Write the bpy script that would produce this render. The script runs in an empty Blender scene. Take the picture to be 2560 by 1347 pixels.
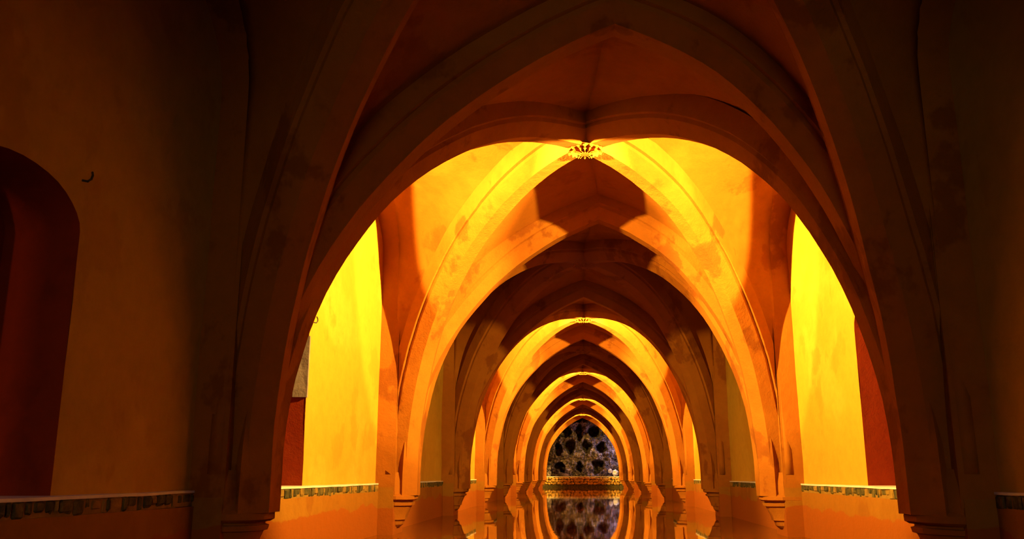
import bpy, bmesh, math, random
from mathutils import Vector, Matrix, noise

sc = bpy.context.scene
C = sc.collection
RND = random.Random(7)

# ------------------------------------------------------------------ camera
F_PX = 2200.0
CAM = Vector((-0.08, 0.0, 0.63))
cd = bpy.data.cameras.new('camera'); cam = bpy.data.objects.new('camera', cd); C.objects.link(cam)
cd.sensor_width = 36.0; cd.sensor_fit = 'HORIZONTAL'; cd.lens = 36.0*F_PX/2560.0
cd.clip_start = 0.05; cd.clip_end = 200
# vanishing point of the nave lies at pixel (1455, 1187) of 2560 x 1347
vx, vy = (1455-1280)/F_PX, (673.5-1187)/F_PX
pitch = math.atan(-vy)
yaw = math.atan(vx/math.sqrt(1+vy*vy))
cam.location = CAM
cam.rotation_euler = (math.pi/2+pitch, 0, yaw)
sc.camera = cam

# ------------------------------------------------------------------ world, view
w = bpy.data.worlds.new('world'); sc.world = w; w.use_nodes = True
w.node_tree.nodes['Background'].inputs[0].default_value = (0.5, 0.42, 0.36, 1)
w.node_tree.nodes['Background'].inputs[1].default_value = 0.002
vs = sc.view_settings
vs.view_transform = 'Standard'; vs.look = 'None'; vs.exposure = 0.0; vs.gamma = 1.0; vs.use_curve_mapping = False
sc.cycles.max_bounces = 10; sc.cycles.diffuse_bounces = 8; sc.cycles.glossy_bounces = 4
sc.cycles.caustics_reflective = False; sc.cycles.caustics_refractive = False
sc.cycles.sample_clamp_indirect = 8.0
sc.cycles.use_denoising = True

# ------------------------------------------------------------------ dimensions
B = 4.6            # bay length
Y1 = 5.43          # first pair of piers in view
NP = 10            # number of the pier pair that frames the grotto
AW = 2.12          # plane of the piers and wall arches
W = 2.30           # half width of the pool between the low walls
LEDGE = 0.54       # height of the ledges above the water
ZS = 0.63          # springing height
BACK = 3.15        # back face of the side walls
TOP = 4.25
APEX = 2.91        # rise of the arches above the springing
def PY(k): return Y1 + B*(k-1)
YEND = PY(NP)
SHIFT = {1: 0.19, 2: 0.17}
LIT = (2, 4, 6, 8, 10)

# large weak light from the entrance behind the photographer
def area(name, loc, rot, sx, sy, power, col):
    l = bpy.data.lights.new(name, 'AREA'); l.shape = 'RECTANGLE'; l.size = sx; l.size_y = sy
    l.energy = power; l.color = col
    o = bpy.data.objects.new(name, l); o.location = loc; o.rotation_euler = rot; C.objects.link(o)
    return o
area('entrance_daylight', (0.0, PY(-1)+0.25, 1.9), (math.radians(102), 0, 0), 1.6, 2.0, 60.0, (1.0, 0.80, 0.30))

COOL = (0.15, 0.16, 1.0)
for sx in (-1, 1):  # added unseen area lights for the cool skylight tint; no vent is built
    area('cool_daylight_fill', (sx*2.0, PY(0)+0.5, 2.7), (0, math.radians(sx*55), 0), 0.3, 0.5, 7.0, COOL)
    area('cool_daylight_fill', (sx*2.0, PY(2)+0.7, 2.7), (0, math.radians(sx*55), 0), 0.3, 0.5, 9.0, COOL)
area('grotto_daylight', (1.9, YEND+0.9, 2.3), (math.radians(25), math.radians(35), 0), 0.5, 0.5, 26.0, (0.72, 0.62, 1.0))
area('reveal_fill', (-4.1, 1.6, 1.0), (math.radians(90), 0, math.radians(-30)), 0.2, 0.2, 9.0, (1.0, 0.45, 0.12))  # added unseen warm fill to brighten the reveal of the nearest left doorway

LAMP_COL = (1.0, 0.66, 0.12)
# azimuth 0 = straight across the nave, 90 = along it, away from the entrance
LAMP_W = 5900.0; LAMP2_W = 2400.0
LX = 1.95; LOFF = 1.35; LZ = 3.3; A1 = 66; AZ1 = 20; EL1 = -16; A2 = 66; AZ2 = 57; EL2 = 0

# ------------------------------------------------------------------ helpers
def tag(o, label=None, cat=None, group=None, kind=None):
    if label: o['label'] = label
    if cat: o['category'] = cat
    if group: o['group'] = group
    if kind: o['kind'] = kind
    return o

def empty(name, loc=(0, 0, 0)):
    o = bpy.data.objects.new(name, None); o.location = loc; o.empty_display_size = 0.1; C.objects.link(o); return o

def link(name, me, parent=None, loc=None):
    o = bpy.data.objects.new(name, me); C.objects.link(o)
    if loc is not None: o.location = loc
    if parent is not None:
        o.parent = parent
        if loc is None and parent.type == 'EMPTY':
            o.location = -Vector(parent.location)
    return o

def mesh(name, verts, faces, mat, smooth=35, fix=True):
    me = bpy.data.meshes.new(name)
    me.from_pydata([tuple(v) for v in verts], [], faces)
    if fix:
        bm = bmesh.new(); bm.from_mesh(me)
        bmesh.ops.remove_doubles(bm, verts=bm.verts, dist=1e-5)
        bmesh.ops.recalc_face_normals(bm, faces=bm.faces)
        bm.to_mesh(me); bm.free()
    me.materials.append(mat)
    if smooth:
        me.polygons.foreach_set('use_smooth', [True]*len(me.polygons))
        me.set_sharp_from_angle(angle=math.radians(smooth))
    me.update()
    return me

def wob(p, amp, sc_=1.3, seed=0.0):
    v = noise.noise_vector(Vector((p[0]*sc_+seed, p[1]*sc_+seed*1.7, p[2]*sc_-seed)))
    v2 = noise.noise_vector(Vector((p[0]*sc_*4+seed, p[1]*sc_*4, p[2]*sc_*4)))
    return Vector(p) + v*amp + v2*(amp*0.35)

# ------------------------------------------------------------------ materials
def new_mat(name):
    m = bpy.data.materials.new(name); m.use_nodes = True
    nt = m.node_tree; b = nt.nodes['Principled BSDF']
    return m, nt, b

def N(nt, t, **kw):
    n = nt.nodes.new(t)
    for k, v in kw.items(): setattr(n, k, v)
    return n

def ramp(nt, src, stops):
    r = N(nt, 'ShaderNodeValToRGB')
    e = r.color_ramp.elements
    while len(e) < len(stops): e.new(0.5)
    for i, (p, c) in enumerate(stops):
        e[i].position = p; e[i].color = (*c, 1)
    nt.links.new(src, r.inputs[0]); return r.outputs[0]

def mix(nt, fac, a, b, mode='MIX'):
    m = N(nt, 'ShaderNodeMix', data_type='RGBA', blend_type=mode)
    if isinstance(fac, (int, float)): m.inputs[0].default_value = fac
    else: nt.links.new(fac, m.inputs[0])
    for s, v in ((6, a), (7, b)):
        if isinstance(v, tuple): m.inputs[s].default_value = (*v, 1)
        else: nt.links.new(v, m.inputs[s])
    return m.outputs[2]

def noise_tex(nt, co, scale, detail=5, rough=0.6, stretch=None):
    if stretch:
        mp = N(nt, 'ShaderNodeMapping'); mp.inputs['Scale'].default_value = stretch
        nt.links.new(co, mp.inputs[0]); co = mp.outputs[0]
    n = N(nt, 'ShaderNodeTexNoise'); n.inputs['Scale'].default_value = scale
    n.inputs['Detail'].default_value = detail; n.inputs['Roughness'].default_value = rough
    nt.links.new(co, n.inputs[0]); return n.outputs[0]

def plaster(name, base, patch, stain, bump=0.25, tide=False, patch_t=(0.50, 0.58)):
    m, nt, b = new_mat(name)
    g = N(nt, 'ShaderNodeNewGeometry').outputs['Position']
    n1 = noise_tex(nt, g, 0.9, 4, 0.55)
    n2 = noise_tex(nt, g, 2.3, 6, 0.62)
    n3 = noise_tex(nt, g, 9.0, 6, 0.7)
    n4 = noise_tex(nt, g, 60.0, 3, 0.6)
    st = noise_tex(nt, g, 1.0, 5, 0.6, (1.7, 1.7, 1.3))
    f1 = ramp(nt, n1, [(patch_t[0], (0, 0, 0)), (patch_t[1], (1, 1, 1))])
    c = mix(nt, f1, base, patch)
    f2 = ramp(nt, st, [(0.56, (0, 0, 0)), (0.60, (.55, .55, .55)), (0.75, (.7, .7, .7))])
    c = mix(nt, f2, c, stain)
    f3 = ramp(nt, n3, [(0.2, (.82, .82, .82)), (0.6, (1, 1, 1)), (0.8, (1.0, 1.0, 1.0))])
    c = mix(nt, 0.8, c, f3, 'MULTIPLY')
    f4 = ramp(nt, n2, [(0.62, (0, 0, 0)), (0.72, (.5, .5, .5))])
    c = mix(nt, f4, c, stain)
    if tide:
        sx = N(nt, 'ShaderNodeSeparateXYZ'); nt.links.new(g, sx.inputs[0])
        tn = noise_tex(nt, g, 2.6, 3, 0.5)
        mul = N(nt, 'ShaderNodeMath', operation='MULTIPLY_ADD'); nt.links.new(tn, mul.inputs[0])
        mul.inputs[1].default_value = -0.22; nt.links.new(sx.outputs[2], mul.inputs[2])
        f = ramp(nt, mul.outputs[0], [(0.195, (1, 1, 1)), (0.207, (0, 0, 0))])
        c = mix(nt, f, c, tide)
    nt.links.new(c, b.inputs['Base Color'])
    b.inputs['Roughness'].default_value = 0.85
    b.inputs['Specular IOR Level'].default_value = 0.15
    bp = N(nt, 'ShaderNodeBump'); bp.inputs['Strength'].default_value = bump; bp.inputs['Distance'].default_value = 0.02
    ad = N(nt, 'ShaderNodeMath', operation='MULTIPLY_ADD'); nt.links.new(n4, ad.inputs[0]); ad.inputs[1].default_value = 0.25
    ad2 = N(nt, 'ShaderNodeMath', operation='ADD'); nt.links.new(n3, ad2.inputs[0]); nt.links.new(n2, ad2.inputs[1])
    nt.links.new(ad2.outputs[0], ad.inputs[2]); nt.links.new(ad.outputs[0], bp.inputs['Height'])
    nt.links.new(bp.outputs[0], b.inputs['Normal'])
    return m

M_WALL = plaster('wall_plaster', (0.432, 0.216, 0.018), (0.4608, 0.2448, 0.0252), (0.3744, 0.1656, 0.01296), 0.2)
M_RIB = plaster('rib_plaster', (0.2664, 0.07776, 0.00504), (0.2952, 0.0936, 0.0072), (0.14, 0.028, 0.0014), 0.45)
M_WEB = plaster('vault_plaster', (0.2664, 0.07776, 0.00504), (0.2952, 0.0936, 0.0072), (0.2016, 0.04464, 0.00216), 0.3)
M_LOW = plaster('low_wall_plaster', (0.252, 0.09, 0.00648), (0.2736, 0.1044, 0.00864), (0.2088, 0.0612, 0.00432), 0.3, tide=(0.25, 0.058, 0.0035))

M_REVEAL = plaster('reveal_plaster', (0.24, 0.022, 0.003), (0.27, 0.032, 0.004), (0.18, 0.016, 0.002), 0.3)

def flat_mat(name, cols, scale=8, rough=0.85, bump=0.5, spec=0.2):
    m, nt, b = new_mat(name)
    g = N(nt, 'ShaderNodeNewGeometry').outputs['Position']
    n = noise_tex(nt, g, scale, 6, 0.65)
    k = len(cols)
    c = ramp(nt, n, [(0.3+0.4*i/max(1, k-1), cc) for i, cc in enumerate(cols)])
    nt.links.new(c, b.inputs['Base Color']); b.inputs['Roughness'].default_value = rough
    b.inputs['Specular IOR Level'].default_value = spec
    bp = N(nt, 'ShaderNodeBump'); bp.inputs['Strength'].default_value = bump; bp.inputs['Distance'].default_value = 0.02
    nt.links.new(n, bp.inputs['Height']); nt.links.new(bp.outputs[0], b.inputs['Normal'])
    return m
M_STONE_D = flat_mat('dark_edge_stone', [(0.02, 0.018, 0.008), (0.06, 0.045, 0.016), (0.16, 0.10, 0.025)], 14)
M_STONE_L = flat_mat('ochre_edge_stone', [(0.10, 0.055, 0.012), (0.22, 0.115, 0.02), (0.30, 0.16, 0.03)], 14)
M_PATCH = flat_mat('cool_lit_plaster', [(0.16, 0.11, 0.12), (0.28, 0.20, 0.21)], 9)
M_MORTAR = flat_mat('ledge_mortar', [(0.16, 0.085, 0.015), (0.28, 0.14, 0.025)], 9)
M_SLAB = flat_mat('ledge_top_stone', [(0.52, 0.46, 0.46), (0.68, 0.60, 0.60)], 6, 0.6, 0.2, 0.4)
M_ROCK = flat_mat('grotto_rock', [(0.012, 0.009, 0.009), (0.05, 0.034, 0.032), (0.20, 0.14, 0.13), (0.42, 0.32, 0.31)], 5, 0.7, 0.9, 0.5)
M_ROCK_W = flat_mat('pale_grotto_rock', [(0.4, 0.36, 0.36), (0.75, 0.70, 0.72)], 9, 0.5, 0.6, 0.5)
M_DARK = flat_mat('hollow_rock', [(0.012, 0.01, 0.01), (0.03, 0.022, 0.02)], 8)
M_GROTTO_STONE = flat_mat('platform_stone', [(0.10, 0.045, 0.012), (0.42, 0.22, 0.04), (0.65, 0.38, 0.07)], 10, 0.6, 0.8, 0.4)
M_IRON = flat_mat('iron', [(0.02, 0.018, 0.015), (0.05, 0.04, 0.03)], 30, 0.5)
M_FLOOR = flat_mat('pool_floor_stone', [(0.25, 0.12, 0.04), (0.4, 0.2, 0.06)], 3)

def water_mat():
    m, nt, b = new_mat('pool_water')
    g = N(nt, 'ShaderNodeNewGeometry').outputs['Position']
    b.inputs['Base Color'].default_value = (0.16, 0.045, 0.006, 1)
    b.inputs['Roughness'].default_value = 0.025
    b.inputs['IOR'].default_value = 1.33
    b.inputs['Specular IOR Level'].default_value = 0.5
    n = noise_tex(nt, g, 3.0, 3, 0.5, (1.0, 0.45, 1.0))
    bp = N(nt, 'ShaderNodeBump'); bp.inputs['Strength'].default_value = 0.03; bp.inputs['Distance'].default_value = 0.02
    nt.links.new(n, bp.inputs['Height']); nt.links.new(bp.outputs[0], b.inputs['Normal'])
    return m
M_WATER = water_mat()

# ------------------------------------------------------------------ curves of the vault
def two_centred(half, rise, n):
    """half profile: list of (horizontal distance from centre, height) from springing to apex, with outward normals"""
    c = (rise*rise-half*half)/(2*half); R = half+c
    a1 = math.asin(min(1, rise/R)); out = []
    for i in range(n+1):
        a = a1*i/n
        out.append((-c+R*math.cos(a), R*math.sin(a), math.cos(a), math.sin(a)))
    return out

PROFILE = [(-0.085, 0), (0.085, 0), (0.185, 0.115), (0.185, 0.15), (0.215, 0.16), (0.215, 0.34),
           (-0.215, 0.34), (-0.215, 0.16), (-0.185, 0.15), (-0.185, 0.115)]
WEB_OFF = 0.25

def half_rib(base, apex_xy, half, rise, n=26, zs=ZS, shift=0.0, seed=0.0, sc_w=1.0):
    """sweep the rib profile from the springing at base (x, y) towards apex_xy; returns verts, faces"""
    d = Vector((apex_xy[0]-base[0], apex_xy[1]-base[1], 0)); L = d.length; d.normalize()
    side = Vector((-d.y, d.x, 0)); cx = Vector((apex_xy[0], apex_xy[1], 0))
    pr = two_centred(half, rise, n)
    pts = [(-0.14, None)]
    V = []; F = []; K = len(PROFILE)
    rows = [(pr[0][0], -0.22, 1.0, 0.0)] + pr
    for i, (h, z, nx, nz) in enumerate(rows):
        t = max(0, z)/rise
        c = cx - d*h + Vector((0, 0, zs+z)) + Vector((shift*t*t, 0, 0))
        out = -d*nx + Vector((0, 0, nz))
        for (u, v) in PROFILE:
            p = c + side*(u*sc_w) + out*v
            if i == len(rows)-1: p = p + (d*nz+Vector((0, 0, nx)))*(nx*v/nz)
            if 0 < i < len(rows)-1: p = wob(p, 0.010, 1.6, seed)
            V.append(p)
        if i:
            for k in range(K):
                F.append((K*(i-1)+k, K*(i-1)+(k+1) % K, K*i+(k+1) % K, K*i+k))
    F.append(tuple(range(K))[::-1]); F.append(tuple(K*(len(rows)-1)+k for k in range(K)))
    return V, F

T_HALF = 2.0                     # transverse arches: half span at the soffit
def t_prof(z):                   # web line behind a transverse rib at height z above springing
    c = (APEX*APEX-T_HALF*T_HALF)/(2*T_HALF); R = T_HALF+c+WEB_OFF
    top = math.sqrt(R*R-c*c)
    z = min(z, top)
    return max(0.0, -c+math.sqrt(max(0, R*R-z*z))), top
DX, DY = 1.96, B/2-0.15          # foot of a diagonal seen from the bay centre
D_HALF = math.hypot(DX, DY)
D_RISE = 2.94
def d_prof(z):
    c = (D_RISE**2-D_HALF**2)/(2*D_HALF); R = D_HALF+c+WEB_OFF
    top = math.sqrt(R*R-c*c)
    z = min(z, top)
    return max(0.0, -c+math.sqrt(max(0, R*R-z*z))), top

PIER = 0.27                      # half width of a pier along the nave
F_SPR = 3.05; F_TOP = 3.98       # springing and top of the wall arches
def formeret(u):                 # u = distance from the bay centre along the nave
    hw = B/2-PIER
    t = min(1.0, abs(u)/hw)
    return F_SPR + (F_TOP-F_SPR)*math.sqrt(max(0, 1-t**2.2))
def f_at(z):                     # distance from bay centre of the wall arch at height z
    hw = B/2-PIER
    if z <= F_SPR: return hw
    q = min(1.0, (z-F_SPR)/(F_TOP-F_SPR))
    return hw*(max(0, 1-q*q))**(1/2.2)

# ------------------------------------------------------------------ floor, water
me = mesh('floor', [(-4.9, PY(-1)-.4, -0.6), (4.9, PY(-1)-.4, -0.6), (4.9, YEND+4.2, -0.6), (-4.9, YEND+4.2, -0.6),
                    (-4.9, PY(-1)-.4, -0.8), (4.9, PY(-1)-.4, -0.8), (4.9, YEND+4.2, -0.8), (-4.9, YEND+4.2, -0.8)],
          [(0, 1, 2, 3), (4, 5, 6, 7), (0, 1, 5, 4), (1, 2, 6, 5), (2, 3, 7, 6), (3, 0, 4, 7)], M_FLOOR, 0)
floor = tag(link('floor', me), kind='structure')

def box(x0, x1, y0, y1, z0, z1):
    v = [(x0, y0, z0), (x1, y0, z0), (x1, y1, z0), (x0, y1, z0), (x0, y0, z1), (x1, y0, z1), (x1, y1, z1), (x0, y1, z1)]
    return v, [(0, 3, 2, 1), (4, 5, 6, 7), (0, 1, 5, 4), (1, 2, 6, 5), (2, 3, 7, 6), (3, 0, 4, 7)]
def longbox(x0, x1, y0, y1, z0, z1, n=24):
    V = []; F = []
    for i in range(n+1):
        y = y0+(y1-y0)*i/n
        V += [(x0, y, z0), (x1, y, z0), (x1, y, z1), (x0, y, z1)]
        if i:
            for q in range(4): F.append((4*i-4+q, 4*i-4+(q+1) % 4, 4*i+(q+1) % 4, 4*i+q))
    F.append((0, 1, 2, 3)); F.append((4*n, 4*n+1, 4*n+2, 4*n+3))
    return V, F
v, f = box(-W-0.01, W+0.01, PY(-1), YEND+0.55, -0.595, 0.0)
water = link('pool_water', mesh('pool_water', v, f, M_WATER, 0))
tag(water, 'still reflecting pool water filling the nave floor between the low walls', 'water')

# ------------------------------------------------------------------ side walls
LASTW = NP
def d_of(t):      # recess depth from near end (t=0) to far end (t=1) of a bay
    return 0.34*max(0.0, 1-t)**0.8

def strip_solid(cols, xf, xb, sgn, nz=10, amp=0.008, seed=0.0):
    """cols: list of (y, zlow, zhigh); a solid slab between x=xf(y) and x=xb with that elevation"""
    V = []; F = []
    rows = nz+1
    for (y, zl, zh) in cols:
        for side in (0, 1):
            for j in range(rows):
                z = zl+(zh-zl)*j/nz
                x = (xf(y) if side == 0 else xb)
                p = Vector((sgn*x, y, z))
                if side == 0: p = wob(p, amp, 1.2, seed)
                V.append(p)
    n = 2*rows
    for i in range(len(cols)-1):
        a, b = n*i, n*(i+1)
        same = abs(cols[i][0]-cols[i+1][0]) < 1e-6
        if not same:
            for j in range(nz):
                F.append((a+j, b+j, b+j+1, a+j+1))
                F.append((a+rows+j, a+rows+j+1, b+rows+j+1, b+rows+j))
        F.append((a, a+rows, b+rows, b))
        if not same: F.append((a+nz, b+nz, b+rows+nz, a+rows+nz))
    for e in (0, n*(len(cols)-1)):
        for j in range(nz):
            F.append((e+j, e+j+1, e+rows+j+1, e+rows+j))
    return V, F

walls = {}
# doorways: bay -> (near jamb, far jamb) measured from the pier in front of the bay
DOORS = {-1: {1: (2.15, 3.05), 2: (1.22, 2.24)}, 1: {2: (1.5, 2.65)}}
for k in (4, 6): DOORS[-1][k] = (1.9, 3.0); DOORS[1][k] = (1.9, 3.0)
SPRD = 1.90          # springing height of the doorway heads
def door_head(k): return (1.76, 0.22) if k == 1 else (SPRD, 0.34)
def door_top(y, a, b, k=2):
    h = (b-a)/2; t = (y-(a+b)/2)/h
    z0, rise = door_head(k)
    return z0 + rise*math.sqrt(max(0, 1-t*t))

ndoor = 0
for sgn, side in ((-1, 'left'), (1, 'right')):
    y0, y1 = PY(-1)-0.3, YEND+0.3
    # low wall standing in the water, carrying the ledge
    V = []; F = []
    n = 240; rows = 8
    for i in range(n+1):
        y = y0+(y1-y0)*i/n
        for j in range(rows+1):
            p = wob(Vector((sgn*W, y, -0.6+(LEDGE-0.085+0.6)*j/rows)), 0.008, 1.3, 3.3)
            V.append(p)
        V.append(Vector((sgn*BACK, y, LEDGE-0.085))); V.append(Vector((sgn*BACK, y, -0.6)))
    K = rows+3
    for i in range(n):
        for j in range(K):
            F.append((K*i+j, K*i+(j+1) % K, K*(i+1)+(j+1) % K, K*(i+1)+j))
    F.append(tuple(range(K))); F.append(tuple(K*n+j for j in range(K)))
    wl = link('wall_'+side, mesh('wall_'+side, V, F, M_LOW, 30))
    tag(wl, kind='structure'); walls[sgn] = wl
    for k in range(0, LASTW+1):
        ya, yb = PY(k-1), PY(k)
        xf = lambda y, ya=ya: W + d_of((y-ya)/B)
        # recessed wall panel
        cols = []
        dr = DOORS[sgn].get(k)
        def add(y, zl): cols.append((y, zl, TOP))
        if dr:
            a, b = ya+dr[0], ya+dr[1]
            for i in range(7): add(ya+(a-ya)*i/6, LEDGE-.09)
            for i in range(17): add(a+(b-a)*(0.5-0.5*math.cos(math.pi*i/16)), door_top(a+(b-a)*(0.5-0.5*math.cos(math.pi*i/16)), a, b, k))
            for i in range(7): add(b+(yb-b)*i/6, LEDGE-.09)
        else:
            for i in range(17): add(ya+B*i/16, LEDGE-.09)
        Vp, Fp = strip_solid(cols, xf, BACK, sgn, 12, 0.012, 5.1)
        me = mesh('wall_panel', Vp, Fp, M_WALL, 30)
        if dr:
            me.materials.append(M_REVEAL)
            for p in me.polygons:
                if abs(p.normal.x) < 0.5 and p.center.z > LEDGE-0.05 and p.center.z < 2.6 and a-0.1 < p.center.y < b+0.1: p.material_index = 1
        link('wall_panel', me, wl)
        # wall with the arched opening in front of it
        cols = [(ya, LEDGE-.09, TOP), (ya+PIER, LEDGE-.09, TOP)]
        m = (ya+yb)/2
        for i in range(33):
            u = -(B/2-PIER)*math.cos(math.pi*i/32)
            cols.append((m+u, formeret(u), TOP))
        cols += [(yb-PIER, LEDGE-.09, TOP), (yb, LEDGE-.09, TOP)]
        Vp, Fp = strip_solid(cols, lambda y: AW, W+0.40, sgn, 10, 0.010, 8.2)
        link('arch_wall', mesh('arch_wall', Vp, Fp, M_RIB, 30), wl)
        # ledge surface
        yy0, yy1 = ya+PIER, yb-PIER
        v, f = longbox(sgn*(W-0.002), sgn*(W+0.42), yy0, yy1, LEDGE-0.014, LEDGE)
        v = [wob(Vector(q), 0.004, 3, 1) for q in v]
        link('ledge_top', mesh('ledge_top', v, f, M_SLAB, 0), wl)
        # edge stones along the ledge
        if k == 0: continue
        y = yy0
        far = k > 4
        FV = []; FF = []
        while y < yy1-0.02:
            ww = RND.uniform(0.035, 0.13) if not far else RND.uniform(0.1, 0.3)
            ye = min(yy1, y+ww)
            hh = RND.uniform(0.050, 0.085)
            px = RND.uniform(-0.004, 0.006)
            dark = RND.random() < 0.7
            vv = []; g = 0.006
            X0, X1 = W-px, W+0.07
            top = LEDGE-0.012+RND.uniform(-0.004, 0.004)
            prof = [(X0+0.012, top-hh), (X0, top-hh+0.014), (X0, top-0.012), (X0+0.012, top), (X1, top), (X1, top-hh)]
            for yq, ins in ((y+g, 0.006), (y+g+0.012, 0), (ye-g-0.012, 0), (ye-g, 0.006)):
                for (px_, pz) in prof:
                    dxx = 0 if px_ >= X1 else ins
                    vv.append(Vector((sgn*(px_+dxx+RND.uniform(-.003, .003)), yq, pz+RND.uniform(-.004, .004))))
            ff = []
            for a in range(3):
                for b_ in range(6): ff.append((6*a+b_, 6*a+(b_+1) % 6, 6*a+6+(b_+1) % 6, 6*a+6+b_))
            ff.append(tuple(range(6))); ff.append(tuple(18+q for q in range(6)))
            if far:
                o_ = len(FV); FV += vv; FF += [tuple(q+o_ for q in t) for t in ff]
            else:
                cc = sum(vv, Vector())/len(vv)
                link('stone', mesh('stone', [q-cc for q in vv], ff, M_STONE_D if dark else M_STONE_L, 0), wl, cc)
            y = ye
        if far:
            o = link('edge_stones', mesh('edge_stones', FV, FF, M_STONE_D, 0), wl); o['kind'] = 'stuff'
        v, f = longbox(sgn*(W+0.008), sgn*(W+0.05), yy0, yy1, LEDGE-0.086, LEDGE-0.012)
        link('mortar', mesh('mortar', v, f, M_MORTAR, 0), wl)

# side aisles behind the walls
for sgn, side in ((-1, 'left'), (1, 'right')):
    v, f = box(sgn*4.6, sgn*4.8, PY(-1)-.3, YEND+.3, -0.6, 4.4)
    tag(link('wall_aisle_'+side, mesh('wall_aisle_'+side, v, f, M_WALL, 0)), kind='structure')
    v, f = box(sgn*(BACK-.02), sgn*4.62, PY(-1)-.3, YEND+.3, 3.0, 3.15)
    tag(link('ceiling_aisle_'+side, mesh('ceiling_aisle_'+side, v, f, M_WALL, 0)), kind='structure')
    v, f = box(sgn*(BACK-.02), sgn*4.62, PY(-1)-.3, YEND+.3, -0.6, LEDGE-0.05)
    tag(link('floor_aisle_'+side, mesh('floor_aisle_'+side, v, f, M_FLOOR, 0)), kind='structure')
v, f = box(-4.8, 4.8, PY(-1)-.5, PY(-1)-.25, -0.6, 4.5)
tag(link('wall_back', mesh('wall_back', v, f, M_WALL, 0)), kind='structure')

# ------------------------------------------------------------------ vault cells
ceiling = empty('ceiling', (0, 0, 0)); tag(ceiling, kind='structure')
NZ = 26; NU = 10
def cell(rowfun, name='vault_cell'):
    """rowfun(z01) -> (pA, pB): ruled surface; slightly domed between its edges"""
    V = []; F = []
    for i in range(NZ+1):
        pa, pb = rowfun(i/NZ)
        for j in range(NU+1):
            s = j/NU
            p = pa.lerp(pb, s)
            if 0 < j < NU: p = wob(p, 0.012, 1.5, 2.2)
            V.append(p)
    for i in range(NZ):
        for j in range(NU):
            a = i*(NU+1)+j
            F.append((a, a+1, a+NU+2, a+NU+1))
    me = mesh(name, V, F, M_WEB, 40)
    if sum(p.normal.z for p in me.polygons) > 0: me.flip_normals()
    o = link(name, me, ceiling)
    s = o.modifiers.new('thickness', 'SOLIDIFY'); s.thickness = 0.08; s.offset = -1
    return o
ZT = t_prof(99)[1]; ZD = d_prof(99)[1]
for k in range(0, NP+1):
    ya, yb = PY(k-1), PY(k); m = (ya+yb)/2
    for sy, kk in ((-1, k-1), (1, k)):
        yp = m+sy*B/2
        sh = SHIFT.get(kk, 0)
        for sx in (-1, 1):
            # cell half between transverse rib and diagonal (crown cell), from springing to ridge
            def row(t, sx=sx, sy=sy, yp=yp, sh=sh):
                tt = math.sin(t*math.pi/2)
                zt = ZT*tt; zd = ZD*tt
                xt = t_prof(zt)[0]; hd = d_prof(zd)[0]
                pa = Vector((sx*xt+sh*(zt/ZT)**2, yp-sy*0.02, ZS+zt))
                pb = Vector((sx*hd*DX/D_HALF, m+sy*hd*DY/D_HALF, ZS+zd))
                return pa, pb
            cell(row)
            # lateral half cell between diagonal and wall arch
            ztop_f = F_TOP-ZS
            def row2(t, sx=sx, sy=sy):
                tt = math.sin(t*math.pi/2)
                zd = ZD*tt
                hd = d_prof(zd)[0]
                zf = ztop_f*tt
                uf = f_at(ZS+zf)
                pa = Vector((sx*hd*DX/D_HALF, m+sy*hd*DY/D_HALF, ZS+zd))
                pb = Vector((sx*(AW+0.03), m+sy*uf, ZS+zf+0.005))
                return pa, pb
            cell(row2)

# ------------------------------------------------------------------ arches, ribs, piers
ORD = ['frontmost', 'nearest', 'second', 'third', 'fourth', 'fifth', 'sixth', 'seventh', 'eighth', 'ninth', 'tenth']
def join(parts):
    V = []; F = []
    for v, f in parts:
        o = len(V); V += v; F += [tuple(q+o for q in t) for t in f]
    return V, F

for k in range(0, NP+1):
    y = PY(k)
    t = empty('transverse_arch', (0, y, ZS))
    lab = {1: 'nearest pointed plaster arch across the pool, dim brown with its apex near the top edge',
           2: 'second pointed arch across the pool, orange lit flanks and a shadowed apex',
           NP: 'small pointed arch framing the dark rock grotto at the far end',
           0: 'pointed plaster arch overhead beside the photographer, out of view'}.get(k,
           '%s pointed arch across the pool counted from the photographer' % ORD[k])
    tag(t, lab, 'arch', 'transverse arches of the nave')
    for sx in (-1, 1):
        V, F = half_rib((sx*T_HALF, y), (0, y), T_HALF, APEX, 28, seed=k*1.3+sx, shift=SHIFT.get(k, 0))
        link('arch_half', mesh('arch_half', V, F, M_RIB, 28), t)

def rosette(cx, cy, cz, r):
    """carved boss: disc with petals hanging below the rib crossing"""
    V = []; F = []
    nseg = 16
    rings = [(1.0, 0.10), (1.0, 0.0), (0.9, -0.02), (0.72, -0.012), (0.62, -0.035), (0.38, -0.03), (0.26, -0.05), (0.0, -0.055)]
    n = 48
    for (rr, z) in rings:
        for i in range(n):
            a = 2*math.pi*i/n
            pet = math.cos(a*nseg)
            q = r*rr*(1+0.07*pet*(1 if 0.3 < rr < 1.0 else 0))
            V.append(Vector((cx+q*math.cos(a), cy+q*math.sin(a), cz+z-(0.016*pet if 0.3 < rr < 0.95 else 0))))
    for j in range(len(rings)-1):
        for i in range(n):
            F.append((n*j+i, n*j+(i+1) % n, n*(j+1)+(i+1) % n, n*(j+1)+i))
    F.append(tuple(range(n)))
    return V, F

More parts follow.
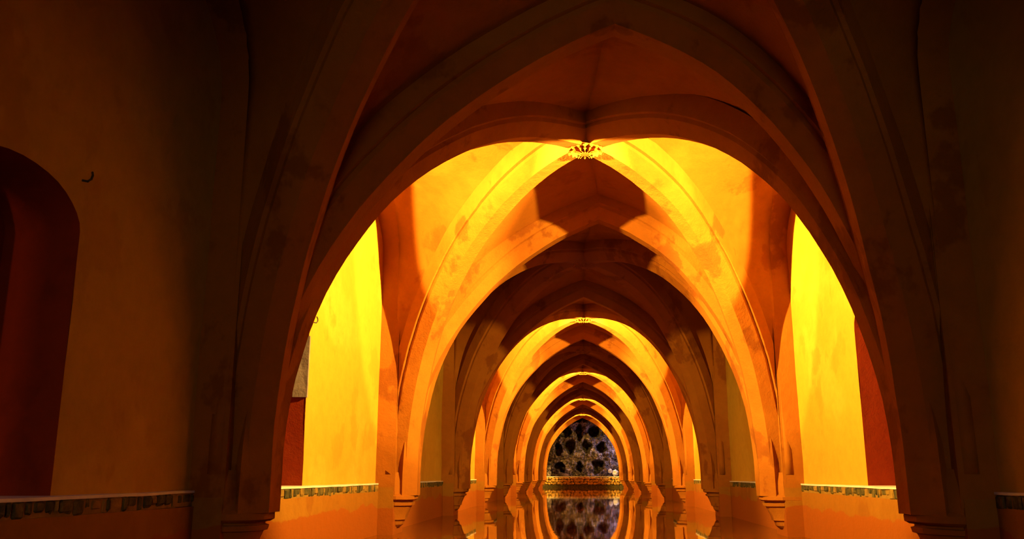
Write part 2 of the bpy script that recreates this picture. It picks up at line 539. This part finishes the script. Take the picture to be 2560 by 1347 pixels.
for k in range(0, NP+1):
    m = PY(k)-B/2
    t = empty('cross_ribs', (0, m, ZS))
    lit = k in LIT
    tag(t, {0: 'crossed diagonal ribs behind the photographer', 1: 'dark crossed ribs of the foreground bay, broad bands rising out of the top',
            2: 'nearest brightly lit crossed ribs meeting at a carved rosette below the top centre',
            3: 'dim crossed ribs just beyond the second pointed arch'}.get(k,
            '%s crossed ribs from the photographer, %s bay' % (ORD[k], 'yellow lit' if lit else 'shadowed')), 'rib', 'diagonal vault ribs')
    for sx in (-1, 1):
        for sy in (-1, 1):
            V, F = half_rib((sx*DX, m+sy*DY), (0, m), D_HALF, D_RISE, 30, seed=k*0.7+sx*2+sy, sc_w=0.9)
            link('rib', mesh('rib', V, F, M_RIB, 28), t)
    V, F = rosette(0, m, ZS+D_RISE+0.0, 0.17)
    o = link('boss', mesh('boss', V, F, M_RIB, 40), t)
    o['label'] = 'carved rosette boss'

def prism(outline, z0, z1, s0=1.0, s1=1.0):
    """outline: list of (depth from wall, along nave); scaled at bottom/top"""
    n = len(outline); V = []; F = []
    for z, s in ((z0, s0), (z1, s1)):
        for (a, b) in outline: V.append(Vector((a*s if a > 0 else a, b*s, z)))
    for i in range(n): F.append((i, (i+1) % n, n+(i+1) % n, n+i))
    F.append(tuple(range(n))); F.append(tuple(n+i for i in range(n)))
    return V, F
def stack(outline, levels):
    n = len(outline); V = []; F = []
    for (z, s) in levels:
        for (a, b) in outline: V.append(Vector((a*s if a > 0 else a, b*s, z)))
    for j in range(len(levels)-1):
        for i in range(n): F.append((n*j+i, n*j+(i+1) % n, n*(j+1)+(i+1) % n, n*(j+1)+i))
    F.append(tuple(range(n))); F.append(tuple(n*(len(levels)-1)+i for i in range(n)))
    return V, F
OUT = [(-0.05, -0.27), (0.20, -0.27), (0.31, -0.20), (0.37, -0.10), (0.37, 0.10), (0.31, 0.20), (0.20, 0.27), (-0.05, 0.27)]
SHAFT = [(-0.05, -0.26), (0.18, -0.26), (0.24, -0.2), (0.275, -0.09), (0.275, 0.09), (0.24, 0.2), (0.18, 0.26), (-0.05, 0.26)]
for k in range(0, NP+1):
    for sx, side in ((-1, 'left'), (1, 'right')):
        y = PY(k)
        t = empty('pier', (sx*W, y, 0))
        lab = {0: '%s pier beside the photographer, out of view' % side,
               1: 'nearest %s pier, dark brown, with moulded corbel above the water' % side}.get(k,
               '%s %s pier from the photographer, orange plaster on a moulded corbel' % (ORD[k], side))
        tag(t, lab, 'pier', '%s piers of the nave' % side)
        def put(nm, VF, mat, lb=None):
            V, F = VF
            V = [wob(Vector((sx*(W)-sx*p.x, y+p.y, p.z)), 0.005, 3.0, k) for p in V]
            o = link(nm, mesh(nm, V, F, mat, 30), t)
            if lb: o['label'] = lb
            return o
        dz = {(-1, 1): 0.0, (1, 1): 0.03}.get((sx, k), 0.0)
        put('shaft', stack(SHAFT, [(0.40, 1.0), (0.56, 0.99), (0.66, 0.90)]), M_RIB)
        put('abacus', stack(OUT, [(0.355, 0.93), (0.37, 1.0), (0.405, 1.0), (0.42, 0.95), (0.435, 0.86)]), M_RIB)
        put('corbel', stack(OUT, [(0.07, 0.50), (0.10, 0.60), (0.15, 0.64), (0.155, 0.70), (0.20, 0.72), (0.25, 0.78),
                                  (0.30, 0.84), (0.305, 0.90), (0.335, 0.92), (0.34, 0.86), (0.356, 0.86)]), M_RIB)
        # pilaster strip behind the shaft, from below the water to the springing
        v, f = box(sx*(W-0.09), sx*(W+0.3), y-PIER, y+PIER, -0.595, 0.9)
        V = []; F = []
        rows = 14
        for j in range(rows+1):
            z = -0.595+(0.50+0.595)*j/rows
            tpr = 0.17
            for (a, b) in ((-0.3, -PIER), (tpr, -PIER), (tpr, PIER), (-0.3, PIER)):
                V.append(wob(Vector((sx*(W-a), y+b, z)), 0.006, 2.0, k+sx))
            if j:
                for q in range(4): F.append((4*j-4+q, 4*j-4+(q+1) % 4, 4*j+(q+1) % 4, 4*j+q))
        F.append((0, 1, 2, 3)); F.append(tuple(4*rows+q for q in range(4)))
        link('pilaster', mesh('pilaster', V, F, M_LOW, 30), t)

# ------------------------------------------------------------------ door reveals
for sgn, side in ((-1, 'left'), (1, 'right')):
    for k, (a0, b0) in DOORS[sgn].items():
        if k > 2: continue
        a, b = PY(k-1)+a0, PY(k-1)+b0
        ndoor += 1
        # inner rebate ring, thinner opening set deep in the wall
        V = []; F = []
        ring = []
        ins = 0.09
        for (o_, c_) in ((0.0, -0.01), (ins, 0.0)):
            pts = [(b-o_+0.02*(o_ == 0), LEDGE-.09)]
            for i in range(0, 21):
                th = math.pi*i/20
                yy = (a+b)/2+((b-a)/2-o_+0.02*(o_ == 0))*math.cos(th); zz = door_head(k)[0]+(door_head(k)[1]-o_+0.02*(o_ == 0))*math.sin(th)
                pts.append((yy, zz))
            pts.append((a+o_-0.02*(o_ == 0), LEDGE-.09))
            ring.append(pts)
        n = len(ring[0])
        for X in (W+0.52, BACK+0.02):
            for pts in ring:
                for (yy, zz) in pts: V.append(Vector((sgn*X, yy, zz)))
        for i in range(n-1):
            F.append((i, i+1, n+i+1, n+i)); F.append((2*n+i, 2*n+i+1, 3*n+i+1, 3*n+i)); F.append((n+i, n+i+1, 3*n+i+1, 3*n+i)); F.append((i, i+1, 2*n+i+1, 2*n+i))
        for i in (0, n-1): F.append((i, n+i, 3*n+i, 2*n+i))
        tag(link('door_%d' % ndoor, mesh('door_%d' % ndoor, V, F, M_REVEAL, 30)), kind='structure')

# ------------------------------------------------------------------ grotto at the far end
PLAT_Y = YEND+0.55
GY = YEND+1.75
HOLES = [(-1.28, 0.47, 0.30, 0.20), (-0.22, 0.47, 0.22, 0.23), (0.80, 0.48, 0.31, 0.32),
         (-0.72, 1.50, 0.27, 0.34), (0.20, 1.60, 0.26, 0.27), (-1.35, 1.42, 0.20, 0.28), (0.95, 1.50, 0.26, 0.25),
         (-1.05, 2.35, 0.38, 0.33), (-0.20, 2.30, 0.16, 0.42), (0.62, 2.30, 0.36, 0.26), (-0.3, 3.0, 0.2, 0.15)]
GZ = 0.58
nx, nz = 110, 110
V = []; F = []
for j in range(nz+1):
    for i in range(nx+1):
        x = -2.35+4.7*i/nx; z = 0.40+3.6*j/nz
        zz = z-GZ
        p = Vector((x*1.9, z*1.9, 3.1))
        dsp = 0.26*noise.fractal(p, 0.9, 2.1, 6) + 0.10*abs(noise.noise(Vector((x*9, z*2.2, 7))))
        dsp += 0.10*noise.fractal(Vector((x*7, z*7, 1)), 0.8, 2.0, 3)
        # alternating overhanging tiers
        dsp -= 0.16*math.cos(zz*2*math.pi/0.80)*0.9
        hole = 0
        wx = x+0.16*noise.noise(Vector((x*2.6, zz*2.6, 4.0)))+0.05*noise.noise(Vector((x*9, zz*9, 4.0)))
        wz = zz+0.18*noise.noise(Vector((x*2.6, zz*2.6, 9.0)))+0.05*noise.noise(Vector((x*9, zz*9, 9.0)))
        for (hx, hz, rx, rz) in HOLES:
            q = ((wx-hx)/rx)**2+((wz-hz)/rz)**2
            q *= 1+0.45*noise.noise(Vector((x*5, zz*5, hx*9)))
            hole = max(hole, 1/(1+math.exp(max(-40, min(40, (q-1)*9)))))
        V.append(Vector((x, GY-dsp+1.1*hole, z)))
for j in range(nz):
    for i in range(nx):
        a = j*(nx+1)+i
        F.append((a, a+1, a+nx+2, a+nx+1))
gw = link('grotto_wall', mesh('grotto_wall', V, F, M_ROCK, 0, fix=False))
gw.modifiers.new('thickness', 'SOLIDIFY').thickness = 0.05
tag(gw, 'dark craggy grotto rock wall with hollow openings framed by the last arch', 'rock wall')
v, f = box(-3.2, 3.2, GY+1.9, GY+2.1, -0.6, 4.6)
tag(link('wall_far', mesh('wall_far', v, f, M_DARK, 0)), kind='structure')
for sgn in (-1, 1):
    v, f = box(sgn*2.3, sgn*2.6, YEND+0.25, GY+1.95, -0.6, 4.6)
    tag(link('wall_grotto_'+('left' if sgn < 0 else 'right'), mesh('wall_grotto', v, f, M_ROCK, 0)), kind='structure')
v, f = box(-2.6, 2.6, YEND-0.05, GY+1.95, 4.2, 4.4)
tag(link('ceiling_grotto', mesh('ceiling_grotto', v, f, M_ROCK, 0)), kind='structure')

def lump(r, seed, sub=2, sq=(1, 1, 1)):
    bm = bmesh.new(); bmesh.ops.create_icosphere(bm, subdivisions=sub, radius=r)
    for vv in bm.verts:
        q = vv.co.normalized()
        s = 1+0.28*noise.noise(q*1.7+Vector((seed, seed*2, 0)))+0.12*noise.noise(q*5+Vector((seed, 0, 0)))
        vv.co = Vector((vv.co.x*sq[0], vv.co.y*sq[1], vv.co.z*sq[2]))*s
    me = bpy.data.meshes.new('lump'); bm.to_mesh(me); bm.free(); return me
pl = empty('grotto_platform', (0, PLAT_Y, 0))
tag(pl, 'low rubble stone platform with pale wet top in front of the grotto', 'platform')
v, f = box(-W+0.0, W-0.0, PLAT_Y+0.04, GY+0.9, -0.59, 0.52)
link('core', mesh('core', v, f, M_STONE_D, 0), pl)  # dark colour stands in for the shade of the undercut foot
v, f = box(-2.02, 2.02, PLAT_Y+0.12, GY+0.9, 0.52, 0.56)
o = link('slab', mesh('slab', v, f, M_ROCK_W, 0), pl); o['label'] = 'pale wet stone top'
protos = []
for i in range(6):
    me = lump(0.085, i*3.7, 2, (1.15, 0.55, 0.8)); me.materials.append(M_GROTTO_STONE); protos.append(me)
for r_ in range(3):
    x = -W+0.05
    while x < W-0.05:
        s = RND.uniform(0.7, 1.25)
        o = link('stone', protos[RND.randrange(6)], pl, Vector((x, 0.03, 0.20+0.125*r_+RND.uniform(-.02, .02))))
        o.scale = (s, 1, RND.uniform(0.8, 1.1)); o.rotation_euler = (0, RND.uniform(-.5, .5), 0)
        x += 0.165*s
# loose rocks on the platform
RK = [(-1.86, 0.70, 0.17, M_ROCK, 'rough grey rock standing at the left corner of the grotto platform'),
      (-1.83, 0.98, 0.11, M_ROCK, 'smaller rough rock stacked on the left corner rock of the grotto'),
      (-1.1, 0.62, 0.14, M_ROCK, 'low long rock under the left grotto hollow'),
      (0.45, 0.63, 0.10, M_ROCK, 'small rock between the middle and right grotto hollows'),
      (1.47, 0.83, 0.125, M_ROCK_W, 'round whitish rock lit at the right end of the grotto platform'),
      (1.75, 0.75, 0.17, M_ROCK_W, 'pale rough rock in the right corner of the grotto')]
for i, (x, z, r, mt, lb) in enumerate(RK):
    me = lump(r, i*5.1+1, 3, (1.0 if i != 2 else 2.8, 0.8, 1.0 if i != 2 else 0.6)); me.materials.append(mt)
    o = link('rock', me, None, Vector((x, GY-0.55, z)))
    tag(o, lb, 'rock')

# pale plaster remnant on the far reveal of the second doorway on the left; cool daylight painted into its grey
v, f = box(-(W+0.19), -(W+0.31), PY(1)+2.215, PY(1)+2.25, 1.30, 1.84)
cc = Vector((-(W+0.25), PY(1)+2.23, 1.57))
o = link('lit_plaster_patch', mesh('lit_plaster_patch', [wob(q, 0.012, 5, 2)-cc for q in v], f, M_PATCH, 0), walls[-1], cc); o['label'] = 'pale grey plaster patch, cool daylight in its colour'

# ------------------------------------------------------------------ the old masonry is not true: the right side leans in a little, the nearest piers stand askew
def askew(p):
    def st(a): a = min(1, max(0, (a-0.7)/1.2)); return a*a*(3-2*a)
    return -0.08*st(p.x) - 0.05*math.exp(-((p.y-Y1)/1.1)**2)*st(abs(p.x))
bpy.context.view_layer.update()
done = set()
for o in list(sc.objects):
    if o.type != 'MESH' or o.data.name in done or o.data.users > 1 or o.name.startswith(('floor', 'wall_back', 'wall_far')): continue
    done.add(o.data.name)
    mw = o.matrix_world.copy(); inv = mw.inverted()
    for vtx in o.data.vertices:
        q = mw @ vtx.co; q.x += askew(q); vtx.co = inv @ q
    o.data.update()

# ------------------------------------------------------------------ small iron hooks by the doorways
def tube(pts, r, n=6):
    V = []; F = []
    for i, p in enumerate(pts):
        d = (pts[min(i+1, len(pts)-1)]-pts[max(i-1, 0)]).normalized()
        a = d.orthogonal().normalized(); b = d.cross(a)
        for q in range(n):
            th = 2*math.pi*q/n
            V.append(p+(a*math.cos(th)+b*math.sin(th))*r)
        if i:
            for q in range(n): F.append((n*(i-1)+q, n*(i-1)+(q+1) % n, n*i+(q+1) % n, n*i+q))
    F.append(tuple(range(n))); F.append(tuple(n*(len(pts)-1)+q for q in range(n)))
    return V, F

for (x, y, z, lb) in ((-W-0.115, PY(0)+2.95+0.03, 2.0, 'small dark iron hook beside the head of the dim red doorway at far left'),
                       (-W-0.165, PY(1)+2.26, 1.98, 'thin dark iron hook above the doorway in the yellow lit left wall')):
    base = Vector((x, y, z))
    pts = [base+Vector((0.0, 0.10, 0.09)), base+Vector((0.03, 0.06, 0.05)), base+Vector((0.04, 0.03, 0.01)), base+Vector((0.03, 0.0, -0.02)), base+Vector((0.0, -0.03, -0.02))]
    V, F = tube([(q-base)*0.6 for q in pts], 0.006)
    o = link('wall_hook', mesh('wall_hook', V, F, M_IRON, 40), None, base)
    tag(o, lb, 'hook')

# ------------------------------------------------------------------ floodlights hidden behind the piers of the lit bays
def floodlight(k, sx):
    loc = Vector((sx*LX, PY(k-1)+LOFF, LZ)); loc.x += askew(loc)
    t = empty('floodlight', loc)
    tag(t, 'small black floodlight on the back of the %s %s pier' % (ORD[k-1], 'left' if sx < 0 else 'right'), 'lamp', 'floodlights behind the piers')
    v, f = box(-.04, .04, -.04, .04, -0.05, -.03)
    link('base', mesh('base', v, f, M_IRON, 0), t, Vector((0, 0, 0)))
    for (nm, en, ang, bl, az, el) in (('bulb', LAMP_W, A1, 0.35, AZ1, EL1), ('vault_bulb', LAMP2_W*(0.3 if k == NP else 1), A2, 0.12, AZ2, EL2)):
        l = bpy.data.lights.new(nm, 'SPOT'); l.energy = en; l.color = LAMP_COL; l.shadow_soft_size = 0.03
        l.spot_size = math.radians(ang); l.spot_blend = bl
        lo = bpy.data.objects.new(nm, l); C.objects.link(lo); lo.parent = t; lo.location = (0, 0, 0)
        az_, el_ = math.radians(az), math.radians(el)
        d = Vector((-sx*math.cos(az_)*math.cos(el_), math.sin(az_)*math.cos(el_), math.sin(el_)))
        lo.rotation_euler = d.to_track_quat('-Z', 'Y').to_euler()
for k in LIT:
    for sx in (-1, 1): floodlight(k, sx)
